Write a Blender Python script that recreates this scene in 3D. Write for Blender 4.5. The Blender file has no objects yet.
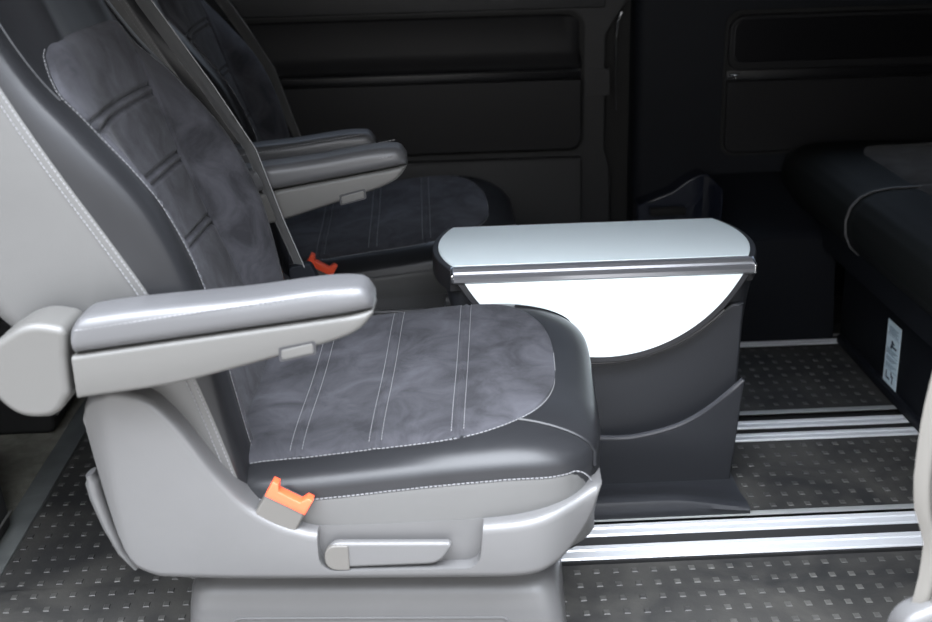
import bpy, bmesh, math, random
from mathutils import Vector, Matrix, noise
random.seed(7)
C = bpy.context.scene.collection
PI = math.pi

# ------------------------------------------------------------------ camera
CAMH = 1.08
FPX = 1200.0
PITCH, YAW, ROLL = [math.radians(a) for a in (20, 1.7, 1.6)]
fw = Vector((math.sin(YAW)*math.cos(PITCH), math.cos(YAW)*math.cos(PITCH), -math.sin(PITCH)))
r0 = Vector((math.cos(YAW), -math.sin(YAW), 0)); u0 = r0.cross(fw)
rt = math.cos(ROLL)*r0 - math.sin(ROLL)*u0
up = math.sin(ROLL)*r0 + math.cos(ROLL)*u0
cd = bpy.data.cameras.new('camera'); cam = bpy.data.objects.new('camera', cd); C.objects.link(cam)
cd.sensor_width = 36; cd.lens = FPX*36/932; cd.clip_start = .05; cd.clip_end = 100
cam.matrix_world = Matrix(((rt.x, up.x, -fw.x, 0), (rt.y, up.y, -fw.y, 0), (rt.z, up.z, -fw.z, CAMH), (0, 0, 0, 1)))
cd.dof.use_dof = True; cd.dof.focus_distance = 1.95; cd.dof.aperture_fstop = 4.0
bpy.context.scene.camera = cam

def ray(px, py): return fw + rt*((px-466)/FPX) + up*((311-py)/FPX)
def PY(px, py, Y):
    d = ray(px, py); t = Y/d.y; return (d.x*t, CAMH+d.z*t)
def PZ(px, py, Z):
    d = ray(px, py); t = (Z-CAMH)/d.z; return (d.x*t, d.y*t)
def PXp(px, py, X):
    d = ray(px, py); t = X/d.x; return (d.y*t, CAMH+d.z*t)

# ------------------------------------------------------------------ materials
def mat(name, col, rough=.5, metal=0., spec=.5, bump=0., bscale=200., var=0., vscale=6., vcol=None, kind='noise', sheen=0., coat=0.):
    m = bpy.data.materials.new(name); m.use_nodes = True
    nt = m.node_tree; N = nt.nodes; L = nt.links
    b = N['Principled BSDF']
    b.inputs['Base Color'].default_value = (*col, 1); b.inputs['Roughness'].default_value = rough
    b.inputs['Metallic'].default_value = metal; b.inputs['Specular IOR Level'].default_value = spec
    if sheen: b.inputs['Sheen Weight'].default_value = sheen; b.inputs['Sheen Roughness'].default_value = .4
    if coat: b.inputs['Coat Weight'].default_value = coat; b.inputs['Coat Roughness'].default_value = .08
    tc = N.new('ShaderNodeTexCoord')
    if var:
        n = N.new('ShaderNodeTexNoise'); n.inputs['Scale'].default_value = vscale; n.inputs['Detail'].default_value = 6
        n.inputs['Roughness'].default_value = .62; n.inputs['Distortion'].default_value = .6
        L.new(tc.outputs['Object'], n.inputs['Vector'])
        r = N.new('ShaderNodeValToRGB'); r.color_ramp.elements[0].position = .36; r.color_ramp.elements[1].position = .68
        c2 = vcol or tuple(min(1, c*(1+var)) for c in col); c1 = tuple(c*(1-var) for c in col) if vcol is None else col
        r.color_ramp.elements[0].color = (*c1, 1); r.color_ramp.elements[1].color = (*c2, 1)
        L.new(n.outputs['Fac'], r.inputs['Fac']); L.new(r.outputs['Color'], b.inputs['Base Color'])
    if bump:
        if kind == 'voronoi':
            t = N.new('ShaderNodeTexVoronoi'); t.feature = 'DISTANCE_TO_EDGE'; out = 'Distance'
        else:
            t = N.new('ShaderNodeTexNoise'); t.inputs['Detail'].default_value = 3; out = 'Fac'
        t.inputs['Scale'].default_value = bscale
        L.new(tc.outputs['Object'], t.inputs['Vector'])
        bp = N.new('ShaderNodeBump'); bp.inputs['Strength'].default_value = bump; bp.inputs['Distance'].default_value = .001
        L.new(t.outputs[out], bp.inputs['Height']); L.new(bp.outputs['Normal'], b.inputs['Normal'])
    return m
M = {}
M['leather'] = mat('black_leather', (.013, .0133, .0145), .28, spec=.22, bump=.10, bscale=420, kind='voronoi', var=.10, vscale=5)
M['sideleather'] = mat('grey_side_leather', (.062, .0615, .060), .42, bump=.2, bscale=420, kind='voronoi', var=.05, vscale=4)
M['benchleather'] = mat('shaded_bench_leather', (.008, .009, .009), .5, spec=.12, bump=.25, bscale=420, kind='voronoi')  # black leather darkened further: light falloff towards the bench is put into the colour
M['benchsuede'] = mat('dark_bench_suede', (.022, .022, .023), .95, spec=.1, bump=.5, bscale=900, var=.5, vscale=14, sheen=.1)
M['suede'] = mat('charcoal_suede', (.036, .036, .041), .95, spec=.15, bump=.5, bscale=900, var=.42, vscale=15, sheen=.05)
M['plastic'] = mat('grey_seat_plastic', (.070, .069, .069), .42, bump=.12, bscale=700, var=.04)
M['armplastic'] = mat('grey_armrest_plastic', (.060, .0585, .055), .48, bump=.12, bscale=700)
M['armleather'] = mat('grey_armrest_leather', (.056, .056, .058), .38, bump=.2, bscale=420, kind='voronoi')
M['trim'] = mat('black_grained_plastic', (.006, .007, .0095), .65, spec=.15, bump=.3, bscale=600, var=.08)
M['table_body'] = mat('dark_table_plastic', (.015, .016, .019), .5, bump=.25, bscale=650)
M['table_rim'] = mat('highlit_table_plastic', (.045, .046, .052), .22)  # same plastic as the body, smoother; lightened to paint in the lip highlight
M['doorpad'] = mat('black_door_vinyl', (.011, .011, .012), .55, spec=.2, bump=.3, bscale=500)
M['doorgrey'] = mat('dark_grey_door_plastic', (.022, .022, .023), .55, spec=.25, bump=.25, bscale=500)
M['gloss'] = mat('gloss_black', (.004, .004, .005), .08, coat=.5)
M['pocket'] = mat('dark_pocket_plastic', (.010, .012, .02), .18)
M['black'] = mat('matt_black', (.004, .004, .004), .8)
M['chrome'] = mat('polished_chrome', (.75, .75, .75), .12, metal=1)
M['dullchrome'] = mat('dull_chrome', (.35, .35, .35), .3, metal=1)
M['satin'] = mat('satin_black', (.004, .004, .005), .35, spec=.25)
M['alu'] = mat('brushed_aluminium', (.62, .63, .65), .35, metal=.35, bump=.06, bscale=300)
M['darkalu'] = mat('dark_anodised_metal', (.24, .24, .25), .3, metal=.7)
M['laminate'] = mat('pale_laminate', (.78, .86, .87), .30)
M['rim'] = mat('black_rubber_rim', (.015, .015, .017), .5)
M['thread'] = mat('grey_thread', (.15, .15, .155), .8)
M['belt'] = mat('grey_webbing', (.13, .13, .13), .6, bump=.4, bscale=900)
M['buckle'] = mat('buckle_plastic', (.07, .066, .06), .45)
M['red'] = mat('red_plastic', (.80, .085, .03), .4)
M['rubber'] = mat('rubber_floor', (.013, .013, .013), .7, spec=.3, var=.5, vscale=7, vcol=(.042, .040, .036), bump=.25, bscale=160)
M['stud'] = mat('worn_rubber_stud', (.022, .021, .020), .6, var=.5, vscale=5, vcol=(.068, .066, .06))
M['carpet'] = mat('cabin_carpet', (.13, .125, .105), 1., spec=.1, bump=.8, bscale=500, var=.2, vscale=30)
M['strip'] = mat('worn_metal_strip', (.26, .27, .265), .45, metal=.2)
M['sillstrip'] = mat('dull_sill_strip', (.085, .09, .087), .55, metal=.2, var=.2, vscale=12)
M['post'] = mat('light_grey_paint', (.095, .090, .081), .4)
M['seal'] = mat('grey_rubber_seal', (.09, .087, .08), .6)
M['sticker'] = mat('pale_blue_sticker', (.62, .74, .80), .4)
M['ink'] = mat('sticker_ink', (.03, .05, .08), .5)
M['inklight'] = mat('sticker_grey_print', (.20, .29, .36), .5)
M['white'] = mat('white_print', (.8, .8, .8), .4)
M['tint'] = bpy.data.materials.new('tinted_glass'); M['tint'].use_nodes = True
_n = M['tint'].node_tree; _n.nodes.remove(_n.nodes['Principled BSDF'])
_t = _n.nodes.new('ShaderNodeBsdfTransparent'); _t.inputs[0].default_value = (.42, .45, .49, 1)
_g = _n.nodes.new('ShaderNodeBsdfGlossy'); _g.inputs['Roughness'].default_value = .02
_x = _n.nodes.new('ShaderNodeMixShader'); _x.inputs[0].default_value = .06
_n.links.new(_t.outputs[0], _x.inputs[1]); _n.links.new(_g.outputs[0], _x.inputs[2]); _n.links.new(_x.outputs[0], _n.nodes['Material Output'].inputs[0])
M['shellm'] = mat('grey_headliner', (.06, .06, .062), .9)
M['asphalt'] = mat('pavement', (.20, .19, .18), .9, var=.1, vscale=3)

# ------------------------------------------------------------------ mesh helpers
def finish(bm, angle=38):
    bmesh.ops.remove_doubles(bm, verts=bm.verts, dist=1e-6)
    bmesh.ops.recalc_face_normals(bm, faces=bm.faces)
def obj(name, bm, m, parent=None, smooth=True, angle=38, wn=False, origin=None):
    finish(bm)
    if origin is not None:
        bmesh.ops.translate(bm, verts=bm.verts, vec=-Vector(origin))
    me = bpy.data.meshes.new(name); bm.to_mesh(me); bm.free()
    if smooth:
        for p in me.polygons: p.use_smooth = True
        me.set_sharp_from_angle(angle=math.radians(angle))
    me.materials.append(M[m] if isinstance(m, str) else m)
    o = bpy.data.objects.new(name, me); C.objects.link(o)
    if parent: o.parent = parent
    if origin is not None: o.location = origin
    if wn:
        w = o.modifiers.new('wn', 'WEIGHTED_NORMAL'); w.keep_sharp = True
    return o
def tag(o, label=None, cat=None, group=None, kind=None):
    if label: o['label'] = label
    if cat: o['category'] = cat
    if group: o['group'] = group
    if kind: o['kind'] = kind
    return o
def empty(name, loc=(0, 0, 0), rz=0):
    o = bpy.data.objects.new(name, None); C.objects.link(o); o.location = loc; o.rotation_euler = (0, 0, rz); o.empty_display_size = .05
    return o
def interp(tab, x):
    if x <= tab[0][0]: return tab[0][1]
    for (a, b), (c, d) in zip(tab, tab[1:]):
        if x <= c:
            return b if c == a else b+(d-b)*(x-a)/(c-a)
    return tab[-1][1]
def sm(tab, x, n=len):          # Catmull-Rom through a table
    k = 0
    if x <= tab[0][0]: return tab[0][1]
    if x >= tab[-1][0]: return tab[-1][1]
    for k in range(len(tab)-1):
        if tab[k][0] <= x <= tab[k+1][0]: break
    x0, y0 = tab[k]; x1, y1 = tab[k+1]; h = x1-x0
    if h == 0: return y1
    def slope(i):
        if i == 0: return (tab[1][1]-tab[0][1])/(tab[1][0]-tab[0][0]+1e-9)
        if i == len(tab)-1: return (tab[-1][1]-tab[-2][1])/(tab[-1][0]-tab[-2][0]+1e-9)
        a = (tab[i][1]-tab[i-1][1])/(tab[i][0]-tab[i-1][0]+1e-9); b = (tab[i+1][1]-tab[i][1])/(tab[i+1][0]-tab[i][0]+1e-9)
        return 0 if a*b <= 0 else 2*a*b/(a+b)
    m0, m1 = slope(k), slope(k+1); t = (x-x0)/h
    return (2*t**3-3*t*t+1)*y0+(t**3-2*t*t+t)*h*m0+(-2*t**3+3*t*t)*y1+(t**3-t*t)*h*m1
def smooth01(a, b, x):
    t = max(0, min(1, (x-a)/(b-a))); return t*t*(3-2*t)
def loft(bm, secs, closed=True, cap=True):
    rings = [[bm.verts.new(p) for p in s] for s in secs]
    n = len(secs[0])
    for a, b in zip(rings, rings[1:]):
        for i in range(n if closed else n-1):
            j = (i+1) % n
            bm.faces.new((a[i], a[j], b[j], b[i]))
    if cap:
        bm.faces.new(rings[0]); bm.faces.new(list(reversed(rings[-1])))
    return bm
def grid(bm, fn, nu, nv):
    V = [[bm.verts.new(fn(i/nu, j/nv)) for j in range(nv+1)] for i in range(nu+1)]
    for i in range(nu):
        for j in range(nv):
            bm.faces.new((V[i][j], V[i+1][j], V[i+1][j+1], V[i][j+1]))
    return bm
def roundpoly(pts, r, seg=5):
    out = []; n = len(pts)
    for i in range(n):
        p = Vector(pts[i][:2]); a = Vector(pts[i-1][:2]); b = Vector(pts[(i+1) % n][:2])
        rr = pts[i][2] if len(pts[i]) > 2 else r
        if rr <= 0: out.append((p.x, p.y)); continue
        d1 = (a-p); d2 = (b-p); l1, l2 = d1.length, d2.length; d1.normalize(); d2.normalize()
        ang = d1.angle(d2)
        if ang > PI-.02: out.append((p.x, p.y)); continue
        t = min(rr/math.tan(ang/2), .49*l1, .49*l2); rr = t*math.tan(ang/2)
        c = p+(d1+d2).normalized()*(rr/math.sin(ang/2))
        s = p+d1*t; e = p+d2*t
        a0 = math.atan2(s.y-c.y, s.x-c.x); a1 = math.atan2(e.y-c.y, e.x-c.x)
        da = (a1-a0+PI) % (2*PI)-PI
        for k in range(seg+1):
            q = a0+da*k/seg; out.append((c.x+rr*math.cos(q), c.y+rr*math.sin(q)))
    return out
def prism(bm, outline, axis, a0, a1, bev=.003, seg=3, both=True):
    """outline 2D -> solid along axis; 'y': (x,z), 'x': (y,z), 'z': (x,y)"""
    def P(p, a):
        if axis == 'y': return (p[0], a, p[1])
        if axis == 'x': return (a, p[0], p[1])
        return (p[0], p[1], a)
    tmp = bmesh.new()
    f0 = [tmp.verts.new(P(p, a0)) for p in outline]; f1 = [tmp.verts.new(P(p, a1)) for p in outline]
    n = len(outline)
    A = tmp.faces.new(f0); B = tmp.faces.new(list(reversed(f1)))
    for i in range(n): tmp.faces.new((f0[i], f1[i], f1[(i+1) % n], f0[(i+1) % n]))
    bmesh.ops.recalc_face_normals(tmp, faces=tmp.faces)
    if bev > 0:
        ed = list(A.edges)+(list(B.edges) if both else [])
        bmesh.ops.bevel(tmp, geom=ed, offset=bev, segments=seg, affect='EDGES', profile=.5, clamp_overlap=True)
    merge(bm, tmp); return bm
def merge(bm, tmp):
    mp = {v: bm.verts.new(v.co) for v in tmp.verts}
    for f in tmp.faces:
        try: bm.faces.new([mp[v] for v in f.verts])
        except ValueError: pass
    tmp.free()
def box(bm, x0, x1, y0, y1, z0, z1, bev=.003, seg=2):
    tmp = bmesh.new(); bmesh.ops.create_cube(tmp, size=1)
    for v in tmp.verts:
        v.co = ((x0+x1)/2+v.co.x*(x1-x0), (y0+y1)/2+v.co.y*(y1-y0), (z0+z1)/2+v.co.z*(z1-z0))
    if bev > 0: bmesh.ops.bevel(tmp, geom=list(tmp.edges), offset=bev, segments=seg, affect='EDGES', profile=.5)
    merge(bm, tmp); return bm
def tube(bm, pts, r, n=8, closed=False):
    pts = [Vector(p) for p in pts]; secs = []; m = len(pts); ref = None
    for i, p in enumerate(pts):
        if closed: d = pts[(i+1) % m]-pts[i-1]
        else: d = pts[min(i+1, m-1)]-pts[max(i-1, 0)]
        d.normalize()
        if ref is None: ref = d.orthogonal().normalized()
        ref = (ref-d*ref.dot(d)).normalized(); w = d.cross(ref)
        rr = r(i/(m-1)) if callable(r) else r
        secs.append([p+rr*(math.cos(2*PI*k/n)*ref+math.sin(2*PI*k/n)*w) for k in range(n)])
    if closed: secs.append(secs[0]); return loft(bm, secs, cap=False)
    return loft(bm, secs)
def resample(pts, step):
    pts = [Vector(p) for p in pts]; out = [pts[0].copy()]; acc = 0
    for a, b in zip(pts, pts[1:]):
        l = (b-a).length; d = step-acc
        while d <= l:
            out.append(a+(b-a)*(d/l)); d += step
        acc = (acc+l) % step
    return out
def dashes(bm, pts, step=.0062, frac=.68, r=.0008):
    q = resample(pts, step*.5)
    for i in range(0, len(q)-1, 2):
        a = q[i]; b = q[i+1]; d = (b-a)
        if d.length < 1e-6: continue
        tube(bm, [a, a+d*(2*frac)], r, n=5)
    return bm
def plate(bm, outline, axis, a, flip=False):
    def P(p):
        return (p[0], a, p[1]) if axis == 'y' else ((a, p[0], p[1]) if axis == 'x' else (p[0], p[1], a))
    bm.faces.new([bm.verts.new(P(p)) for p in outline]); return bm
def boolean_cut(o, cutters):
    for c in cutters:
        md = o.modifiers.new('b', 'BOOLEAN'); md.operation = 'DIFFERENCE'; md.object = c; md.solver = 'EXACT'
    dg = bpy.context.evaluated_depsgraph_get(); dg.update()
    me = bpy.data.meshes.new_from_object(o.evaluated_get(dg))
    o.modifiers.clear(); old = o.data; o.data = me
    for p in me.polygons: p.use_smooth = True
    me.set_sharp_from_angle(angle=math.radians(38))
    for c in cutters: bpy.data.objects.remove(c, do_unlink=True)
    return o

# ------------------------------------------------------------------ captain's seat (local frame: x forward, y towards far wall, z up)
def rrsec(x, y0, y1, z0, z1, r, n=6):
    """rounded rectangle in the y,z plane at x"""
    r = min(r, abs(y1-y0)/2*.98, abs(z1-z0)/2*.98)
    out = []
    for cy, cz, a in ((y1-r, z1-r, 0), (y0+r, z1-r, PI/2), (y0+r, z0+r, PI), (y1-r, z0+r, 1.5*PI)):
        for k in range(n+1):
            q = a+PI/2*k/n; out.append((x, cy+r*math.cos(q), cz+r*math.sin(q)))
    return out

# ---- cushion
CXR, CXF, CW = -.21, .345, .275
def plan(th):
    """plan outline of the cushion by angle parameter, rounded front corners"""
    c, s = math.cos(th), math.sin(th)
    x = (abs(c)**.42)*(1 if c > 0 else -1); y = (abs(s)**.42)*(1 if s > 0 else -1)
    cx = (CXR+CXF)/2; hx = (CXF-CXR)/2
    return (cx+hx*x, (CW if y < 0 else .252)*y)
def ctop(x, y):
    z = .352+.038*smooth01(-.22, .26, x)-.012*smooth01(.2, .34, x)
    a = abs(y)
    z += -.008*math.exp(-(y/.12)**2)-.35*max(0, a-.12)**2
    z += .07*y
    return z
def crr(x, y):
    return (abs((x-(CXR+CXF)/2)/((CXF-CXR)/2))**(2/.42)+abs(y/(CW if y < 0 else .252))**(2/.42))**(.42/2)
def croll(rr):
    if rr < .70: return 0
    t = (rr-.70)/.30
    return .036*(1-math.sqrt(max(0, 1-t**2.3)))
def seat_cushion(root):
    bm = bmesh.new(); nT = 128; cx = (CXR+CXF)/2
    def ringpt(rr, th):
        px, py = plan(th); x = cx+(px-cx)*rr; y = py*rr
        return (x, y, ctop(x, y)-croll(rr))
    secs = []
    ths = [2*PI*(k+.5)/nT for k in range(nT)]
    for zz, sc in ((.19, .97), (.235, 1.0)):
        secs.append([(cx+(plan(t)[0]-cx)*sc, plan(t)[1]*sc, zz) for t in ths])
    for g in (.010, .003):
        secs.append([(lambda p: (cx+(p[0]-cx)*(1.006 if g > .005 else 1.002), p[1]*1.006, p[2]-g))(ringpt(1, t)) for t in ths])
    for rr in (1, .995, .985, .97, .95, .925, .90, .87, .84, .80, .76, .72, .68, .6, .5, .4, .3, .2, .1, .03):
        secs.append([ringpt(rr, t) for t in ths])
    loft(bm, secs)
    cu = obj('cushion', bm, 'leather', root, angle=60)
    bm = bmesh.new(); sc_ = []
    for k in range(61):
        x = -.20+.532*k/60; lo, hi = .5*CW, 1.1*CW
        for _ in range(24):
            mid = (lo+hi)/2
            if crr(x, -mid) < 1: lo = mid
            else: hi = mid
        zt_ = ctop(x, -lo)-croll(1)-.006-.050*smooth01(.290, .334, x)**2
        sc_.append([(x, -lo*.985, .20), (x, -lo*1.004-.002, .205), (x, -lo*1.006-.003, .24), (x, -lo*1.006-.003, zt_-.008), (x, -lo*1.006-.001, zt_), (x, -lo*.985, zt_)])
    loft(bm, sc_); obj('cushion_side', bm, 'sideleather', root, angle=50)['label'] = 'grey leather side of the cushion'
    # stitched side seam and front piping
    st = bmesh.new(); pts = []
    for k in range(71):
        x = -.15+.452*k/70; y = -CW
        lo, hi = .5*CW, 1.1*CW
        for _ in range(24):
            mid = (lo+hi)/2
            if crr(x, -mid) < 1: lo = mid
            else: hi = mid
        pts.append((x, -lo*1.006-.0006, ctop(x, -lo)-croll(1)-.004))
    x0, y0, z0_ = pts[-1]
    for k in range(1, 13):
        an = PI/2*k/12; pts.append((x0+.028*math.sin(an), y0+.010*(1-math.cos(an))+.012*math.sin(an)**2, z0_-.030*(1-math.cos(an))-.02*(k/12)**2))
    dashes(st, pts)
    obj('stitching', st, 'thread', cu)
    def pipe(sgn):
        q = []; ylim = .195
        for k in range(60):
            x = .225+.13*k/59; y = sgn*(ylim+.012*k/59); r_ = crr(x, y)
            if r_ > 1: break
            q.append((x, y, ctop(x, y)-croll(r_)+.0005))
        x, y, z = q[-1]
        for k in range(1, 8): q.append((x+.0025, y+sgn*.001*k, z-.003*k))
        pp = bmesh.new(); tube(pp, q, .0024, 6); obj('piping', pp, 'leather', cu)
    pipe(-1); pipe(1)
    # suede insert
    XB, XF2 = -.21, .284
    def halfw(x):
        t = max(0, (x-.04)/(XF2-.04)); return .234*(1-t**3.6)**(1/2.6)-.010*smooth01(-.05, -.2, x)
    seams = (.035-.10, .150, -.075-.10+.115)
    seams = (-.085, .025, .138)
    def ins(u, v):
        x = XB+(XF2-XB)*(1-(1-min(u, .9995))**1.7); s = v*2-1
        y = s*halfw(x)*(1 if s < 0 else .93)
        z = ctop(x, y)
        z -= croll(min(crr(x, y), 1))
        e = min(1-abs(s), (1-u)*1.4)
        off = .004*smooth01(0, .05, e)-.0015*(1-smooth01(0, .02, e))
        for sx in seams:
            off -= .0018*(math.exp(-((x-sx)/.0022)**2)+math.exp(-((x-sx-.011)/.0022)**2))
            off += .0012*math.exp(-((x-sx-.0055)/.003)**2)
        off += .0010*math.sin(PI*((x-seams[0])/.1125 % 1))*(1-s**4)
        return (x, y, z+off)
    bi = bmesh.new(); grid(bi, ins, 240, 90)
    ci = obj('cushion_insert', bi, 'suede', root, angle=80)
    ci['label'] = 'charcoal suede seat panel with double seams'
    st = bmesh.new()
    for s in (-.985, .985):
        dashes(st, [Vector(ins(k/60*.97, (s*(1+.012)+1)/2))+Vector((0, 0, .0016)) for k in range(61)]); obj('stitching', st, 'thread', ci); st = bmesh.new()
    dashes(st, [Vector(ins(.985, v/40))+Vector((0, 0, .0016)) for v in range(1, 40)]); obj('stitching', st, 'thread', ci)
    for sx in seams:
        st = bmesh.new(); u = 1-(1-(sx-.003-XB)/(XF2-XB))**(1/1.7)
        dashes(st, [Vector(ins(u, v/40))+Vector((0, 0, .0006)) for v in range(1, 40)], r=.0005)
        obj('stitching', st, 'thread', ci); st = bmesh.new(); u = 1-(1-(sx+.014-XB)/(XF2-XB))**(1/1.7)
        dashes(st, [Vector(ins(u, v/40))+Vector((0, 0, .0006)) for v in range(1, 40)], r=.0005)
        obj('stitching', st, 'thread', ci)

# ---- backrest: horizontal sections by height
XC = [(.30, -.165), (.36, -.183), (.459, -.213), (.568, -.248), (.674, -.285), (.78, -.322), (.89, -.368), (1.0, -.415), (1.25, -.52)]
XBo = [(.30, -.14), (.348, -.150), (.45, -.168), (.57, -.190), (.68, -.232), (.787, -.312), (.85, -.365), (.92, -.41), (1.0, -.452), (1.25, -.56)]
XS = [(.30, -.145), (.369, -.163), (.472, -.194), (.58, -.238), (.638, -.270), (.723, -.320), (.855, -.398), (1.0, -.478), (1.25, -.60)]
def bw(z): return .262*(1-.10*smooth01(.72, 1.0, z)-.1*smooth01(1.0, 1.25, z))
def bfront(y, z):
    """front surface x of the backrest"""
    w = bw(z)/.262; a = abs(y)/w
    xc, xb, xs = sm(XC, z), sm(XBo, z), sm(XS, z)
    tab = [(0, xc-.006), (.07, xc-.004), (.12, xc+.002), (.16, xc+(xb-xc)*.62), (.200, xb), (.236, xb+(xs-xb)*.07), (.249, xb+(xs-xb)*.24-.001), (.257, xb+(xs-xb)*.58-.003), (.262, xs-.006)]
    return sm(tab, a)
def backrest(root):
    bm = bmesh.new(); secs = []
    zs = [.30+.95*k/75 for k in range(76)]
    ys = [-1, -.985, -.96, -.93, -.9, -.86, -.8, -.74, -.68, -.62, -.56, -.5, -.44, -.36, -.28, -.2, -.1]; ys = ys+[0]+[-a for a in reversed(ys)]
    for z in zs:
        w = bw(z); xs = sm(XS, z); xc = sm(XC, z); xb = xc-.130-.095*smooth01(.42, .60, z)
        s = [(bfront(a*w, z), a*w, z) for a in ys]
        for t in (.12, .3, .5, .7, .85): s.append((xs-.006+(xb+.02-xs)*t, w*(1.0+.012*math.sin(PI*t)), z))
        for q in range(1, 6):
            an = PI/2*q/6; s.append((xb+.02-.02*math.sin(an), w-.025*(1-math.cos(an)), z))
        s.append((xb-.008, .12, z)); s.append((xb-.01, 0, z)); s.append((xb-.008, -.12, z))
        for q in range(5, 0, -1):
            an = PI/2*q/6; s.append((xb+.02-.02*math.sin(an), -w+.025*(1-math.cos(an)), z))
        for t in (.85, .7, .5, .3, .12): s.append((xs-.006+(xb+.02-xs)*t, -w*(1.0+.012*math.sin(PI*t)), z))
        secs.append(s)
    loft(bm, secs)
    bk = obj('backrest', bm, 'leather', root, angle=60)
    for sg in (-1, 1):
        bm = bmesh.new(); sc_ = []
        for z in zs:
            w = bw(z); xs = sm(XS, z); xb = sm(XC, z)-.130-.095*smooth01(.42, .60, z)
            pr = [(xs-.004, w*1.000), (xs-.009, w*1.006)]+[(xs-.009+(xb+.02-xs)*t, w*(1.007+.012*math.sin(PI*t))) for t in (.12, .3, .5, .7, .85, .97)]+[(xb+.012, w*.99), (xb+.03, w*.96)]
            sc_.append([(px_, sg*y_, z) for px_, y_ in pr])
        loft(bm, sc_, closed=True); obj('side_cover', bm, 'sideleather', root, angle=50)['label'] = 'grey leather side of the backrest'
    st = bmesh.new()
    for sg in (-1, 1):
        for dx in (0.0, -.009):
            st = bmesh.new(); dashes(st, [(sm(XS, z)-.0075+dx, sg*(bw(z)*(1.001 if dx == 0 else 1.0085)+.0008), z) for z in [.31+.9*k/90 for k in range(91)]], r=.0009)
            obj('stitching', st, 'thread', bk)
    for sg in (-1, 1):
        bm = bmesh.new(); tube(bm, [(bfront(sg*(.205-.06*smooth01(.84, 1.2, z)), z)+.0005, sg*(.205-.06*smooth01(.84, 1.2, z)), z) for z in [.825+.40*k/40 for k in range(41)]], .0020, 6); obj('piping', bm, 'leather', bk)
    # suede insert
    ZB, ZT = .33, .891
    HW = [(.33, .21), (.45, .216), (.60, .222), (.75, .220), (.80, .211), (.825, .198), (.855, .173), (.875, .156), (.885, .142), (.891, .125)]
    def hw(z): return interp(HW, z)*1.0
    rows = (.575, .677, .780)
    def ins(u, v):
        z = ZB+(ZT-ZB)*u; s = v*2-1; y = s*(hw(z) if s > 0 else min(hw(z), .193))
        x = bfront(y, z); e = min((1-abs(s))*hw(z)/.2, (1-u)*2.5)
        off = .005*smooth01(0, .06, e)-.002*(1-smooth01(0, .025, e))
        g = .112+.008*math.cos(14*z)
        if abs(y) > g-.0 or True:
            off -= .006*math.exp(-((y-g)/.0035)**2)*smooth01(.85, .83, z) if y > 0 else 0
        inn = smooth01(g, g-.006, abs(y)) if False else (1 if y < g else 0)
        for zr in rows:
            off -= inn*.0062*(math.exp(-((z-zr)/.0028)**2)+math.exp(-((z-zr-.013)/.0028)**2))
        if inn: off += .005*(1-(max(y, -g)/g)**2)
        return (x+off*.94, y, z+off*.33)
    bi = bmesh.new(); grid(bi, ins, 250, 130)
    bo = obj('backrest_insert', bi, 'suede', root, angle=80)
    bo['label'] = 'charcoal suede back panel with horizontal seams'
    st = bmesh.new()
    for s in (-1.02, 1.02):
        st = bmesh.new(); sw = lambda z: s*(hw(z) if s > 0 else min(hw(z), .193)); dashes(st, [Vector((bfront(sw(z), z)+.0012, sw(z), z)) for z in [ZB+(ZT-.008-ZB)*k/70 for k in range(71)]], r=.0006); obj('stitching', st, 'thread', bo)

# ---- grey side panel wrapping the seat base
SZT = [(-.342, .430), (-.337, .449), (-.32, .462), (-.298, .469), (-.275, .465), (-.248, .452), (-.219, .419), (-.168, .338), (-.132, .295), (-.08, .266), (-.041, .257), (.1, .262), (.2, .268), (.3, .284), (.33, .297), (.338, .303)]
SZB = [(-.342, .413), (-.33, .325), (-.308, .226), (-.291, .199), (-.258, .187), (-.1, .183), (.2, .184), (.246, .187), (.28, .199), (.319, .240), (.333, .275), (.338, .299)]
def side_panel(root, sg):
    bm = bmesh.new(); secs = []
    xs = [-.342+.680*(k/100) for k in range(101)]
    xs = sorted(set(xs+[-.3415, -.341, -.339, .3365, .3375]))
    if sg > 0: xs = [x for x in xs if x < .09]
    for x in xs:
        zt, zb = sm(SZT, x), sm(SZB, x)
        yo = -.302+.055*smooth01(.20, .345, x)**2+.012*smooth01(-.30, -.345, x)
        yi = -.243-.020*smooth01(-.12, -.02, x)+.06*smooth01(.22, .34, x)
        if sg > 0: yo = -.272
        secs.append([(p[0], p[1]*(-sg), p[2]) for p in rrsec(x, yo, yi, zb, zt, .013, 5)])
    loft(bm, secs)
    o = obj('side_panel', bm, 'plastic', root, angle=50)
    if sg > 0: return
    cb = bmesh.new()
    out = roundpoly([(-.045, .30), (-.045, .199, .022), (.172, .203, .022), (.181, .30)], .01)
    prism(cb, out, 'y', -.34 if sg < 0 else .28, -.28 if sg < 0 else .34, 0)
    cut = obj('cutter', cb, 'plastic')
    cut.parent = None
    cut.location = root.location; cut.rotation_euler = root.rotation_euler
    bpy.context.view_layer.update()
    boolean_cut(o, [cut])
    # lever in the recess
    hb = bmesh.new()
    ol = roundpoly([(-.036, .241, .02), (-.036, .201, .02), (.118, .207, .03), (.140, .240, .006)], .01)
    prism(hb, ol, 'y', -.299*(-sg) if sg > 0 else -.299, (.285 if sg > 0 else -.285), .005)
    h = obj('seat_lever', hb, 'plastic', root, wn=True)
    kb = bmesh.new()
    prism(kb, roundpoly([(-.037, .238, .018), (-.037, .2, .018), (-.004, .2, .002), (-.004, .238, .004)], .01), 'y', sg*.3015, sg*.290, .003)
    obj('lever_cap', kb, 'buckle', h, wn=True)['label'] = 'olive grey lever end cap'
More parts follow.
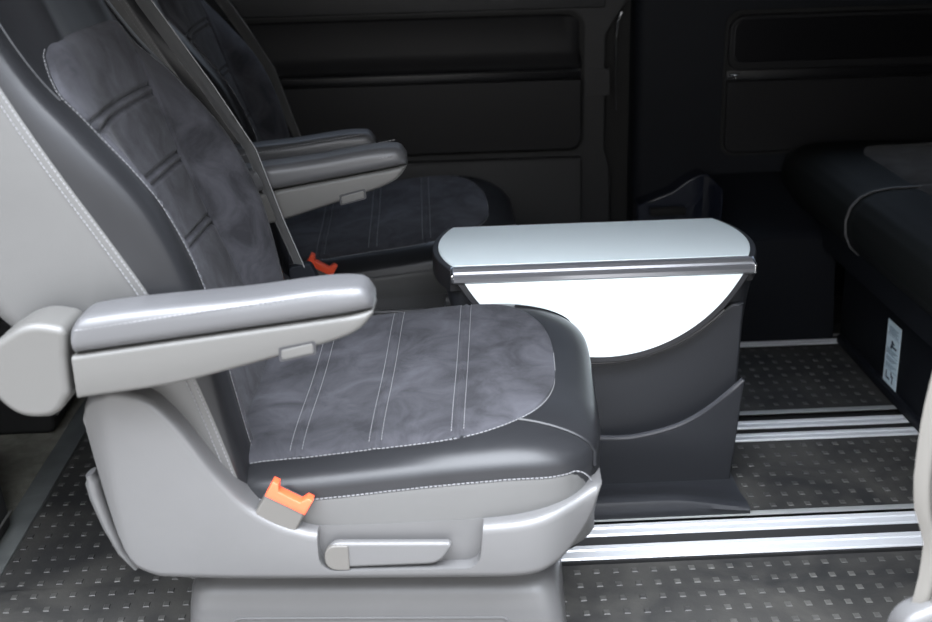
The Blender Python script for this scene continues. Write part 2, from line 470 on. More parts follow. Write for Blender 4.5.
def front_tray(root):
    bm = bmesh.new(); secs = []
    for z, xf, yy in ((.185, .22, .255), (.199, .272, .262), (.228, .305, .266), (.246, .320, .266), (.258, .326, .266)):
        pl = roundpoly([(-.24, -yy, .05), (xf, -yy, .085), (xf, yy-.035, .085), (-.24, yy-.035, .05)], .05, 8)
        secs.append([(x, y, z-.012*(1-smooth01(.0, .3, x))) for x, y in pl])
    loft(bm, secs); obj('front_tray', bm, 'plastic', root, angle=50)

# ---- armrest along x with traced profile
def armrest(root, yo, yi, dx=0, dz=0, tilt=0, leather='armleather', plast='armplastic'):
    piv = Vector((-.37, .522))
    def T(p):
        x, y, z = p; a = Vector((x, z))-piv; c, s = math.cos(tilt), math.sin(tilt)
        return (piv.x+a.x*c-a.y*s+dx, y, piv.y+a.x*s+a.y*c+dz)
    L0 = [(-.325, .535), (.05, .586)]
    ZB = [(-.325, .478), (-.203, .496), (-.10, .522), (-.039, .539), (.0, .550), (.03, .562), (.046, .575), (.052, .584)]
    bm = bmesh.new(); secs = []
    xs = [-.322+.372*k/50 for k in range(51)]+[.0515]
    for x in xs:
        tip = max(0, (x-.02)/.032); sh = .014*(1-math.sqrt(max(0, 1-min(1, tip)**2)))
        secs.append([T(p) for p in rrsec(x, yo+.003+sh, yi-.003-sh, sm(ZB, x), interp(L0, x), .006, 3)])
    loft(bm, secs); a = obj('armrest', bm, plast, root, angle=50)
    bm = bmesh.new(); secs = []
    ZT = [(-.318, .572), (-.31, .582), (-.30, .586), (-.1, .606), (.02, .6185), (.036, .618), (.046, .612), (.051, .603)]
    xs = [-.318+.369*k/50 for k in range(51)]+[-.317, -.314]; xs.sort()
    for x in xs:
        tip = max(0, (x-.005)/.047); sh = .020*(1-math.sqrt(max(0, 1-min(1, tip)**2.2)))
        secs.append([T(p) for p in rrsec(x, yo+sh, yi-sh, interp(L0, x)+.0015, sm(ZT, x), .017, 6)])
    loft(bm, secs); pad = obj('armrest_pad', bm, leather, a, angle=60)
    bm = bmesh.new()
    for y in (yo+.0012, yi-.0012):
        bm = bmesh.new(); dashes(bm, [T((x, y, interp(L0, x)+(.034 if abs(y) > abs(yo+yi)/2 else .022)+.004*(x+.3))) for x in [-.312+.345*k/40 for k in range(41)]], r=.0009)
        obj('stitching', bm, 'thread', pad)
    bm = bmesh.new()
    ol = roundpoly([(-.322, .574, .012), (-.37, .583, .06), (-.432, .545, .05), (-.432, .49, .05), (-.40, .452, .05), (-.35, .455, .03), (-.331, .485, .02), (-.3285, .535, .02)], .02, 6)
    prism(bm, [T((x, 0, z))[::2] for x, z in ol], 'y', yo, yi, .010, 4)
    obj('armrest_hinge', bm, plast, a, wn=True)
    bm = bmesh.new()
    sg = yo < yi
    ol = roundpoly([(-.062, .541), (-.062, .528), (-.022, .537), (-.022, .550)], .003, 3)
    prism(bm, [T((x, 0, z))[::2] for x, z in ol], 'y', yo+.001, yo+.012, .002, 2)
    obj('release_button', bm, plast, a, wn=True)
    bm = bmesh.new()
    ol = roundpoly([(-.065, .544), (-.065, .525), (-.019, .535), (-.019, .553)], .003, 3)
    prism(bm, [T((x, 0, z))[::2] for x, z in ol], 'y', yo+.0025, yo+.012, .0, 2)
    obj('button_surround', bm, 'rim', a, wn=True)

def belt_and_buckles(root):
    # webbing from the far shoulder down to the anchor
    path = [(-.455, .235, 1.10), (-.363, .262, .904), (-.272, .268, .757), (-.213, .271, .655), (-.175, .275, .53), (-.146, .278, .445)]
    wid = [.048, .048, .044, .036, .030, .028]
    bm = bmesh.new(); secs = []
    n = 40
    for k in range(n+1):
        t = k/n*(len(path)-1); i = min(int(t), len(path)-2); f = t-i
        p = Vector(path[i]).lerp(Vector(path[i+1]), f); w = wid[i]+(wid[i+1]-wid[i])*f
        d = (Vector(path[i+1])-Vector(path[i])).normalized()
        side = Vector((.66, -.72, .2)); side = (side-d*side.dot(d)).normalized(); nn = d.cross(side)
        s = []
        for q in ((-.5, 1), (-.36, .35), (-.12, .9), (.12, .9), (.36, .35), (.5, 1)): s.append(p+side*w*q[0]+nn*.0016*q[1])
        for q in (.5, -.5): s.append(p+side*w*q-nn*.0006)
        secs.append(s)
    loft(bm, secs); obj('seat_belt', bm, 'belt', root, angle=50)
    bm = bmesh.new()
    prism(bm, roundpoly([(-.166, .447), (-.128, .455), (-.105, .405), (-.128, .385), (-.165, .395)], .008), 'y', .268, .288, .003)
    obj('belt_anchor', bm, 'trim', root, wn=True)
def buckle(root):
    # tilted block with a red press button
    o = Vector((-.090, -.286, .290)); ax = Vector((.50, 0, .866)).normalized(); sd = Vector((.866, 0, -.5))
    def P(a, b, y): q = o+sd*a+ax*b; return (q.x, o.y+y, q.z)
    def pr(outline, y0, y1, bev):
        t = bmesh.new(); prism(t, outline, 'y', y0, y1, bev)
        for v in t.verts: v.co = P(v.co.x, v.co.z, v.co.y)
        return t
    b = obj('buckle', pr(roundpoly([(-.031, -.045), (.031, -.045), (.029, .022), (-.029, .022)], .006), -.012, .012, .004), 'buckle', root, wn=True)
    r_ = obj('press_button', pr([(-.0295, .010), (.0295, .010), (.0295, .034), (.021, .034), (.016, .024), (-.016, .024), (-.021, .034), (-.0295, .034)], -.0135, .004, .0015), 'red', b)
    r_['label'] = 'red press button'
def pedestal(root):
    bm = bmesh.new()
    secs = []
    for z, x0, x1, y in ((.0, -.262, .297, .255), (.10, -.252, .284, .250), (.124, -.248, .277, .247), (.138, -.238, .264, .236), (.145, -.22, .25, .22), (.19, -.2, .23, .2)):
        pl = roundpoly([(x0, -y), (x1, -y), (x1, y-.125), (x0, y-.125)], .035, 6); secs.append([(a, b, z) for a, b in pl])
    loft(bm, secs); p = obj('pedestal', bm, 'plastic', root, angle=50)
    bm = bmesh.new()
    pts = roundpoly([(-.185, .02), (.21, .02), (.21, .090), (-.185, .090)], .012)
    tube(bm, [(x, -.2555+.05*z, z) for x, z in pts], .0022, 6, closed=True)
    obj('panel_rib', bm, 'plastic', p)
def recline_lever(root):
    bm = bmesh.new(); secs = []
    pts = [(-.347, .335), (-.343, .30), (-.332, .255), (-.318, .215), (-.300, .190)]
    for k in range(25):
        t = k/24*(len(pts)-1); i = min(int(t), len(pts)-2); f = t-i
        x = pts[i][0]+(pts[i+1][0]-pts[i][0])*f; z = pts[i][1]+(pts[i+1][1]-pts[i][1])*f
        w = .010*(1-.6*(k/24)**2)*(1 if k > 1 else .6)
        secs.append([(x-.004+w*math.cos(a), -.268+.014*math.sin(a), z+.3*w*math.cos(a)) for a in [2*PI*j/12 for j in range(12)]])
    loft(bm, secs); obj('recline_lever', bm, 'plastic', root)

def make_seat():
    root = empty('captain_seat', (-.1, 1.71, 0), math.radians(-4))
    bpy.context.view_layer.update()
    seat_cushion(root); backrest(root); side_panel(root, -1); side_panel(root, 1); front_tray(root)
    armrest(root, -.352, -.276)
    pedestal(root); belt_and_buckles(root); buckle(root); recline_lever(root)
    return root
def copy_tree(o, parent=None):
    c = o.copy(); C.objects.link(c); c.parent = parent
    for ch in list(o.children): copy_tree(ch, c)
    return c
seat = make_seat()
tag(seat, 'nearest captain seat, large in front, charcoal suede and black leather with grey side panel', 'seat', 'captain seats')
seat2 = copy_tree(seat)
seat2.location = (-.15, 2.625, 0); seat2.rotation_euler = (0, 0, 0)
for ch in seat2.children:
    if ch.name.startswith('buckle'): ch.location = (.008, 0, .034)
tag(seat2, 'farther captain seat beside the dark sliding door, behind the front seat and table', 'seat', 'captain seats')
armrest(seat, .277, .353, dx=-.005, dz=.018, tilt=math.radians(2))

# ------------------------------------------------------------------ folding table unit
TX, TY0, TY1 = .300, 1.99, 2.25
def table():
    t = empty('folding_table', (TX, 2.11, 0))
    def ob(name, bm, m, parent=t, **k):
        bmesh.ops.translate(bm, verts=bm.verts, vec=(-TX, -2.11, 0)); return obj(name, bm, m, parent, **k)
    ZT = .435; R = .285; cy = (TY0+TY1)/2
    def band(r, y0, y1, n=14):
        out = []
        for k in range(n+1):
            y = y0+(y1-y0)*k/n; out.append((TX+math.sqrt(r*r-(y-cy)**2), y))
        for k in range(n+1):
            y = y1+(y0-y1)*k/n; out.append((TX-math.sqrt(r*r-(y-cy)**2), y))
        return out
    bm = bmesh.new(); prism(bm, band(R+.011, TY0+.002, TY1+.004), 'z', ZT-.045, ZT-.003, .003); ob('top_rim', bm, 'rim', wn=True)
    bm = bmesh.new(); prism(bm, band(R, TY0+.014, TY1), 'z', ZT-.02, ZT, .0015); tp = ob('tabletop', bm, 'laminate', wn=True)
    tp['label'] = 'pale blue tabletop panel'
    # body
    bm = bmesh.new(); secs = []
    for z, hw_, y0, y1 in ((.03, .240, 1.995, 2.245), (.2, .246, 1.992, 2.248), (.36, .268, 1.995, 2.25), (.392, .276, 1.998, 2.25)):
        pl = roundpoly([(TX-hw_, y0), (TX+hw_, y0), (TX+hw_, y1), (TX-hw_, y1)], .03, 6); secs.append([(a, b, z) for a, b in pl])
    loft(bm, secs); bd = ob('body', bm, 'table_body', angle=50)
    # hinge profile
    bm = bmesh.new()
    hw_ = .262
    prism(bm, [(1.966, .413), (1.960, .418), (1.960, .424), (1.966, .428), (1.974, .428), (1.976, .432), (1.982, .4365), (1.990, .4365), (1.993, .433), (2.004, .434), (2.004, .415)], 'x', TX-hw_, TX+hw_, .001, 1)
    hg = ob('hinge_profile', bm, 'darkalu', angle=25)
    bm = bmesh.new()
    for s in (-1, 1):
        bm = bmesh.new(); prism(bm, roundpoly([(1.962, .414), (1.962, .431), (1.992, .4375), (1.998, .43), (1.998, .414)], .003), 'x', TX+s*hw_, TX+s*(hw_+.004), .001); ob('end_cap', bm, 'chrome', hg)
    # hanging flap: circular segment, slightly tilted out at the bottom
    ch = .258; sag = .158; Rf = (ch*ch+sag*sag)/(2*sag)
    def seg(off, top):
        r = Rf-off; zc = Rf-sag; n = 48; out = []
        h = math.sqrt(r*r-(zc+top)**2)
        a0 = math.atan2(-(zc+top), h)
        for k in range(n+1):
            a = a0+(-PI-2*a0)*k/n; out.append((TX+r*math.cos(a), zc+r*math.sin(a)))
        return out
    def hang(bm):
        for v in bm.verts:
            z = v.co.z
            v.co = (v.co.x, v.co.y+.012*min(0, z)/.16*1.0, .418+z)
    bm = bmesh.new(); prism(bm, seg(0, .0), 'y', 1.966, 1.984, .003); hang(bm); fl = ob('folded_flap', bm, 'rim', wn=True)
    fl['label'] = 'black rim of the folded flap'
    bm = bmesh.new(); prism(bm, seg(.012, .004), 'y', 1.9635, 1.972, .0012); hang(bm); ff = ob('flap_panel', bm, 'laminate', fl, wn=True)
    ff['label'] = 'white half-round flap panel'
    # lower front panels with concave top edges
    def scallop(xh, depth, ztop, zbot, n=40, edge=.0):
        out = [(TX+xh[0], zbot), (TX-xh[0], zbot)]
        for k in range(n+1):
            x = -xh[1]+2*xh[1]*k/n; out.append((TX+x, ztop-depth*(1-(x/xh[1])**2)**.9))
        return out
    r2 = Rf+.012; zc2 = .418+Rf-sag
    def lower(r, zc, xh, xb, zbot, ztopmax, n=44):
        out = [(TX+xb, zbot), (TX-xb, zbot)]
        for k in range(n+1):
            x = -xh+2*xh*k/n; z = zc-math.sqrt(max(1e-6, r*r-x*x)); out.append((TX+x, min(z, ztopmax)))
        return out
    bm = bmesh.new(); prism(bm, lower(Rf+.012, zc2, .254, .243, .012, .352), 'y', 1.985, 2.02, .006); lp = ob('front_panel', bm, 'table_body', wn=True)
    bm = bmesh.new(); prism(bm, lower(.345, .107+.345+.004, .252, .241, .004, .235), 'y', 1.972, 1.982, .004)
    pl_ = lambda x, z: (.016+.030*smooth01(.25, .36, x)*(1-.9*smooth01(.42, .545, x)))*max(0, z-.03)/.15
    for v in bm.verts: v.co.y -= pl_(v.co.x, v.co.z)
    ob('storage_pocket', bm, 'table_body', lp, wn=True)
    def arc(r, zc, xh, zmax, y, rad, nm, par):
        pts = []
        for k in range(61):
            x = -xh+2*xh*k/60; z = zc-math.sqrt(r*r-x*x)
            if z < zmax: pts.append((TX+x, y(TX+x, z), z))
        bm = bmesh.new(); tube(bm, pts, rad, 8); ob(nm, bm, 'table_rim', par)
    arc(Rf+.012, zc2, .252, .350, lambda x, z: 1.986, .0036, 'panel_rim', lp)
    arc(.345, .456, .250, .233, lambda x, z: 1.977-pl_(x, z), .0050, 'pocket_rim', lp)
    # floor foot
    bm = bmesh.new()
    ol = [(1.856, 0), (1.853, .024), (1.857, .034), (1.867, .038), (1.885, .036), (1.92, .020), (1.965, .010), (2.28, .010), (2.28, 0)]
    secs = []
    for k in range(41):
        x = TX-.262+.51*k/40; secs.append([(x, y, z) for y, z in ol])
    loft(bm, secs)
    for v in bm.verts:
        if v.co.y < 1.96 and v.co.z > .008: v.co.z *= 1-.62*smooth01(.10, .27, abs(v.co.x-TX))
    ob('floor_foot', bm, 'table_body', wn=True)
    tag(t, 'free-standing folding table unit with pale blue top and white half-round flap', 'table')
table()

# ------------------------------------------------------------------ floor with rails
XL, XR = -.735, 2.2
def floor_strip(bm, x0, x1, y0, y1): box(bm, x0, x1, y0, y1, -.04, 0, 0)
RA = (1.715, 1.868); RB = (2.135, 2.282); RC = (2.63, 2.70)
bm = bmesh.new()
for y0, y1 in ((1.24, RA[0]), (RA[1], RB[0]), (RB[1], RC[0]), (RC[1], 3.05)): floor_strip(bm, XL, XR, y0, y1)
for y0, y1 in (RA, RB, RC): floor_strip(bm, XL, -.305, y0-.001, y1+.001)
flo = tag(obj('floor', bm, 'rubber', smooth=False), kind='structure')
bm = bmesh.new()
def studs(x0, x1, y0, y1, dx=.0315, dy=.0385):
    j0 = math.ceil((y0+.009)/dy); j1 = math.floor((y1-.009)/dy)
    i0 = math.ceil((x0+.009)/dx); i1 = math.floor((x1-.009)/dx)
    for j in range(j0, j1+1):
        for i in range(i0, i1+1):
            x, y, h = i*dx, j*dy, .0014
            b = [bm.verts.new((x+a*.0052, y+c*.0064, 0)) for a, c in ((-1, -1), (1, -1), (1, 1), (-1, 1))]
            u = [bm.verts.new((x+a*.0042, y+c*.0052, h)) for a, c in ((-1, -1), (1, -1), (1, 1), (-1, 1))]
            bm.faces.new(u)
            for q in range(4): bm.faces.new((b[q], b[(q+1) % 4], u[(q+1) % 4], u[q]))
studs(XL, -.32, RA[0], RA[1]); studs(XL, -.32, RB[0], RB[1]); studs(XL, 1.0, 1.30, RA[0]); studs(XL, 1.0, RA[1], RB[0]); studs(XL, 1.0, RB[1], RC[0])
obj('floor_studs', bm, 'stud', flo, smooth=False)['kind'] = 'stuff'
def rail(y0, parts, label, x0=-.30, x1=1.6):
    r = empty('floor_rail', ((x0+x1)/2, parts[0][0], 0))
    L = r.location.copy()
    y_lo = min(p[0] for p in parts); y_hi = max(p[1] for p in parts)
    box_under = []
    for a, b, kind in parts:
        bm = bmesh.new()
        if kind == 'lip':
            m = (a+b)/2; w = b-a
            box_under.append((a+.0005, b+.004)); ol = [(a, .0005), (a, .002), (a+.002, .0045), (a+.32*w, .0045), (a+.36*w, .0025), (a+.62*w, .0025), (a+.66*w, .0045), (b-.002, .0045), (b, .002), (b, .0005)]
            prism(bm, ol, 'x', x0, x1, 0); nm = 'rail_lip'
        else:
            box(bm, x0, x1, a, b, .0003, .0025, .0008); nm = 'cover_strip'
        bmesh.ops.translate(bm, verts=bm.verts, vec=-L); obj(nm, bm, 'alu' if kind == 'lip' else 'strip', r, angle=25)
    bm = bmesh.new(); secs = []
    pr = [(y_lo-.004, -.03), (y_lo-.004, 0)]
    for a, b in box_under: pr += [(a, 0), (b-.003, 0), (b-.003, -.012), (b+.02, -.012)]
    pr = [p for p in pr if p[0] < y_hi+.003]+[(y_hi+.004, -.012), (y_hi+.004, -.03)]
    ok = [pr[0]]
    for p in pr[1:]: ok.append((max(p[0], ok[-1][0]), p[1]))
    loft(bm, [[(x, y, z) for y, z in ok] for x in (x0, x1)]); bmesh.ops.translate(bm, verts=bm.verts, vec=-L); obj('channel', bm, 'black', r, smooth=False)
    tag(r, label, 'rail', 'floor rails')
rail(0, ((1.728, 1.770, 'lip'), (1.801, 1.838, 'lip'), (1.851, 1.866, 'cover')), 'aluminium floor rail nearest the camera, running in front of the table foot')
rail(0, ((2.139, 2.170, 'lip'), (2.195, 2.228, 'lip'), (2.262, 2.279, 'cover')), 'aluminium floor rail second from the camera, running behind the table unit')
rail(0, ((2.638, 2.664, 'lip'), (2.684, 2.698, 'cover')), 'aluminium floor rail farthest back, along the foot of the black side wall')

# cab floor at the left
bm = bmesh.new(); box(bm, -2.2, -.785, 1.24, 3.05, -.04, -.006, 0); fc = tag(obj('floor_cab', bm, 'carpet', smooth=False), kind='structure')
bm = bmesh.new(); box(bm, -.783, -.737, 1.24, 3.05, -.03, .003, .002); tag(obj('trim_1', bm, 'sillstrip'), kind='structure')
# floor hatch near the seat
bm = bmesh.new()
for a, b in (((-.565, 1.93), (-.40, 1.93)), ((-.565, 1.93), (-.53, 2.06))): tube(bm, [(a[0], a[1], .001), (b[0], b[1], .001)], .0018, 5)
obj('hatch_seam', bm, 'black', flo)

# ------------------------------------------------------------------ sliding door panel and side wall
YD = 3.0
def d2(px, py, y=YD): return PY(px, py, y)
door = empty('door_1', (-.1, YD, 0)); tag(door, kind='structure')
def dobj(name, bm, m, parent=door, **k):
    bmesh.ops.translate(bm, verts=bm.verts, vec=(.1, -YD, 0)); return obj(name, bm, m, parent, **k)
xr = d2(582, 80)[0]; zt = d2(500, 18)[1]; zb = d2(500, 152)[1]
zg0 = d2(500, 79)[1]; zg1 = d2(500, 73)[1]
XDL = -1.0
x612 = d2(612, 100)[0]
bm = bmesh.new(); 
prism(bm, [(XDL, -.03), (x612, -.03), (x612+.0, .36), (x612-.016, .41), (x612-.016, zt-.05), (x612+.035, zt+.03), (x612+.045, .90), (XDL, .90)], 'y', YD+.014, YD+.05, .004, 2)
dobj('door_base', bm, 'doorgrey', wn=True)
bm = bmesh.new(); prism(bm, roundpoly([(XDL, zt+.012), (XDL, zb-.008), (xr+.008, zb-.008, .04), (xr+.008, zt+.012, .04)], 0, 8), 'y', YD+.0135, YD+.02, 0); dobj('panel_gap', bm, 'black')
bm = bmesh.new()
secs = []
zp0 = zg1+.004
prof = [(0.03, zt+.004), (.012, zt+.004), (.006, zt-.002), (.006, zp0+.05), (.002, zp0+.035), (-.010, zp0+.022), (-.016, zp0+.012), (-.012, zp0+.002), (0, zp0-.002), (.03, zp0-.002)]
for k, x in enumerate((XDL, xr-.05, xr-.03, xr-.012, xr-.004, xr)):
    sh = (0, 0, .001, .004, .009, .02)[k]; zz = (0, 0, .003, .012, .024, .034)[k]
    secs.append([(x, YD+min(.03, p[0]+sh), min(p[1], zt+.004-zz)) for p in prof])
loft(bm, secs); dobj('upper_pad', bm, 'doorpad', angle=50)
bm = bmesh.new(); prism(bm, roundpoly([(XDL, zg0-.006), (XDL, zb), (xr, zb, .035), (xr, zg0-.006, .006)], 0, 8), 'y', YD-.004, YD+.03, .005); dobj('lower_pad', bm, 'doorpad', wn=True)
bm = bmesh.new(); box(bm, XDL, xr-.002, YD+.006, YD+.02, zg0-.008, zg1+.006, .002); dobj('gloss_strip', bm, 'satin')
bm = bmesh.new(); tube(bm, [(-.35, YD+.005, zg1+.0005), (xr-.004, YD+.005, zg1+.0005)], .0015, 6); dobj('chrome_line', bm, 'dullchrome')
# upper rail of the door (lighter, leaning in to the light)
bm = bmesh.new(); prism(bm, [(YD+.03, zt+.012), (YD-.002, zt+.020), (YD-.006, zt+.045), (YD+.0, .83), (YD+.03, .90)], 'x', XDL, x612-.02, .003); dobj('upper_trim', bm, 'doorgrey', angle=50)
# lower door pocket edge
bm = bmesh.new(); prism(bm, [(YD+.03, -.03), (YD-.012, -.03), (YD-.012, zb-.030), (YD-.006, zb-.020), (YD+.03, zb-.018)], 'x', XDL, xr-.002, .003); dobj('lower_trim', bm, 'doorgrey', angle=30)
bm = bmesh.new(); a = d2(586, 70); b = d2(612, 96); prism(bm, roundpoly([(a[0], a[1]), (b[0]-.004, a[1]), (b[0]-.004, b[1]), (a[0], b[1])], .002), 'y', YD+.011, YD+.02, .001); dobj('cover_plate', bm, 'doorgrey', wn=True)
# latch strip in the gap
bm = bmesh.new()
pts = [PY(622, 12, 3.02), PY(618, 22, 3.02), PY(616.5, 35, 3.02), PY(616, 60, 3.02), PY(616, 110, 3.02)]
tube(bm, [(x, 3.02, z) for x, z in pts], lambda t: .0042*(1-.75*t)+.0004, 8); dobj('latch_strip', bm, 'chrome')

# side wall (fixed) at the right with ledge, cup pocket and inset pads
W = empty('wall_back', (.9, 3.0, 0)); tag(W, kind='structure')
def wobj(name, bm, m, parent=W, **k):
    bmesh.ops.translate(bm, verts=bm.verts, vec=(-.9, -3.0, 0)); return obj(name, bm, m, parent, **k)
xw = PY(634, 120, 2.97)[0]
bm = bmesh.new(); box(bm, -2.3, 2.3, 3.052, 3.09, -.30, .90, 0); wobj('outer_skin', bm, 'black')
bm = bmesh.new(); box(bm, -.95, .47, 3.066, 3.071, .89, 1.30, 0); tag(obj('window_1', bm, 'tint', smooth=False), kind='structure')
bm = bmesh.new(); box(bm, .53, 1.95, 3.066, 3.071, .89, 1.30, 0); tag(obj('window_2', bm, 'tint', smooth=False), kind='structure')
for a, b in ((-2.3, -.95), (.47, .53), (1.95, 2.3)):
    bm = bmesh.new(); box(bm, a, b, 3.052, 3.09, .895, 1.28, 0); wobj('window_pillar', bm, 'black')
bm = bmesh.new()
secs = []
for z in [-.03+.93*k/20 for k in range(21)]:
    dxx = .03*smooth01(.78, .9, z)-.0*z
    x0 = xw+dxx
    secs.append([(x0, 3.06, z), (x0, 3.0, z), (x0+.004, 2.985, z), (x0+.014, 2.974, z), (x0+.028, 2.97, z), (2.2, 2.97, z), (2.2, 3.06, z)])
loft(bm, secs); wobj('trim_panel', bm, 'trim', angle=50)
xi = PY(726, 100, 2.96)[0]; zi0 = PY(760, 152, 2.96)[1]; zi1 = PY(760, 14, 2.96)[1]; zs0 = PY(760, 79, 2.96)[1]; zs1 = PY(760, 71, 2.96)[1]
bm = bmesh.new(); prism(bm, roundpoly([(xi-.008, zi0-.008, .03), (2.1, zi0-.008), (2.1, zi1+.01), (xi-.008, zi1+.01, .04)], 0, 6), 'y', 2.966, 2.98, 0); wobj('panel_gap', bm, 'black')
bm = bmesh.new(); prism(bm, roundpoly([(xi, zi0, .025), (2.1, zi0), (2.1, zs0-.003), (xi, zs0-.003, .006)], 0, 6), 'y', 2.955, 2.98, .005); wobj('lower_pad', bm, 'doorpad', wn=True)
bm = bmesh.new(); prism(bm, roundpoly([(xi, zs1+.002, .03), (2.1, zs1+.002), (2.1, zi1), (xi, zi1, .04)], 0, 6), 'y', 2.955, 2.98, .006); up_ = wobj('upper_pad', bm, 'doorpad', wn=True)
bm = bmesh.new(); prism(bm, roundpoly([(xi+.01, zs1+.022, .025), (2.09, zs1+.022), (2.09, zi1-.01), (xi+.01, zi1-.01, .03)], 0, 6), 'y', 2.9535, 2.98, .004); wobj('recess_face', bm, 'satin', up_, wn=True)
bm = bmesh.new(); box(bm, xi, 2.1, 2.963, 2.98, zs0-.002, zs1+.002, .001); wobj('gloss_strip', bm, 'satin')
bm = bmesh.new(); z = (zs0+zs1)/2
tube(bm, [(xi+.004, 2.961, z+.004), (xi+.03, 2.961, z+.004)], .003, 6); tube(bm, [(xi+.018, 2.961, z+.004), (xi+.020, 2.961, z-.007)], .003, 6); wobj('strip_clip', bm, 'chrome')
# wheel-arch ledge
L0x = PY(706, 175, 2.93)[0]
lz = PY(760, 173, 2.96)[1]; lz2 = PY(760, 232, 2.74)[1]
bm = bmesh.new()
ol = [(2.98, -.03), (2.665, -.03), (2.70, lz2-.05), (2.705, lz2-.012), (2.716, lz2), (2.735, lz2+.006), (2.945, lz-.006), (2.958, lz-.001), (2.98, lz)]
secs = []
for x in [L0x-.006, L0x-.003, L0x+.003,   .75, .85, .965]:
    s = .008 if x < L0x-.004 else 0
    secs.append([(x, y+(s if y < 2.9 else 0), z-(s if z > .1 else 0)*.6) for y, z in ol])
loft(bm, secs); arch = tag(obj('trim_4', bm, 'trim', angle=35), kind='structure')
# cup pocket beside it
bm = bmesh.new()
x0 = PY(635, 215, 2.93)[0]
oy = 2.90
ol = [(x0, -.03), (L0x-.006, -.03), (L0x-.006, PY(700, 175, oy)[1]), (L0x-.02, PY(690, 175, oy)[1]), (L0x-.05, PY(670, 181, oy)[1]), (L0x-.09, PY(650, 193, oy)[1]), (x0, PY(636, 206, oy)[1])]
prism(bm, ol, 'y', oy, 2.968, .004); obj('cup_pocket', bm, 'pocket', arch, wn=True)
bm = bmesh.new(); prism(bm, [(L0x-.02, .1), (L0x-.008, .1), (L0x-.008, PY(704, 176, 2.86)[1]), (L0x-.012, PY(700, 182, 2.86)[1])], 'y', 2.72, 2.90, .003); obj('pocket_rib', bm, 'pocket', arch)
bm = bmesh.new(); a = PY(650, 208, 2.89); b = PY(685, 214, 2.89); box(bm, a[0], b[0], 2.88, 2.90, b[1], a[1], .002); obj('pocket_slot', bm, 'black', arch)

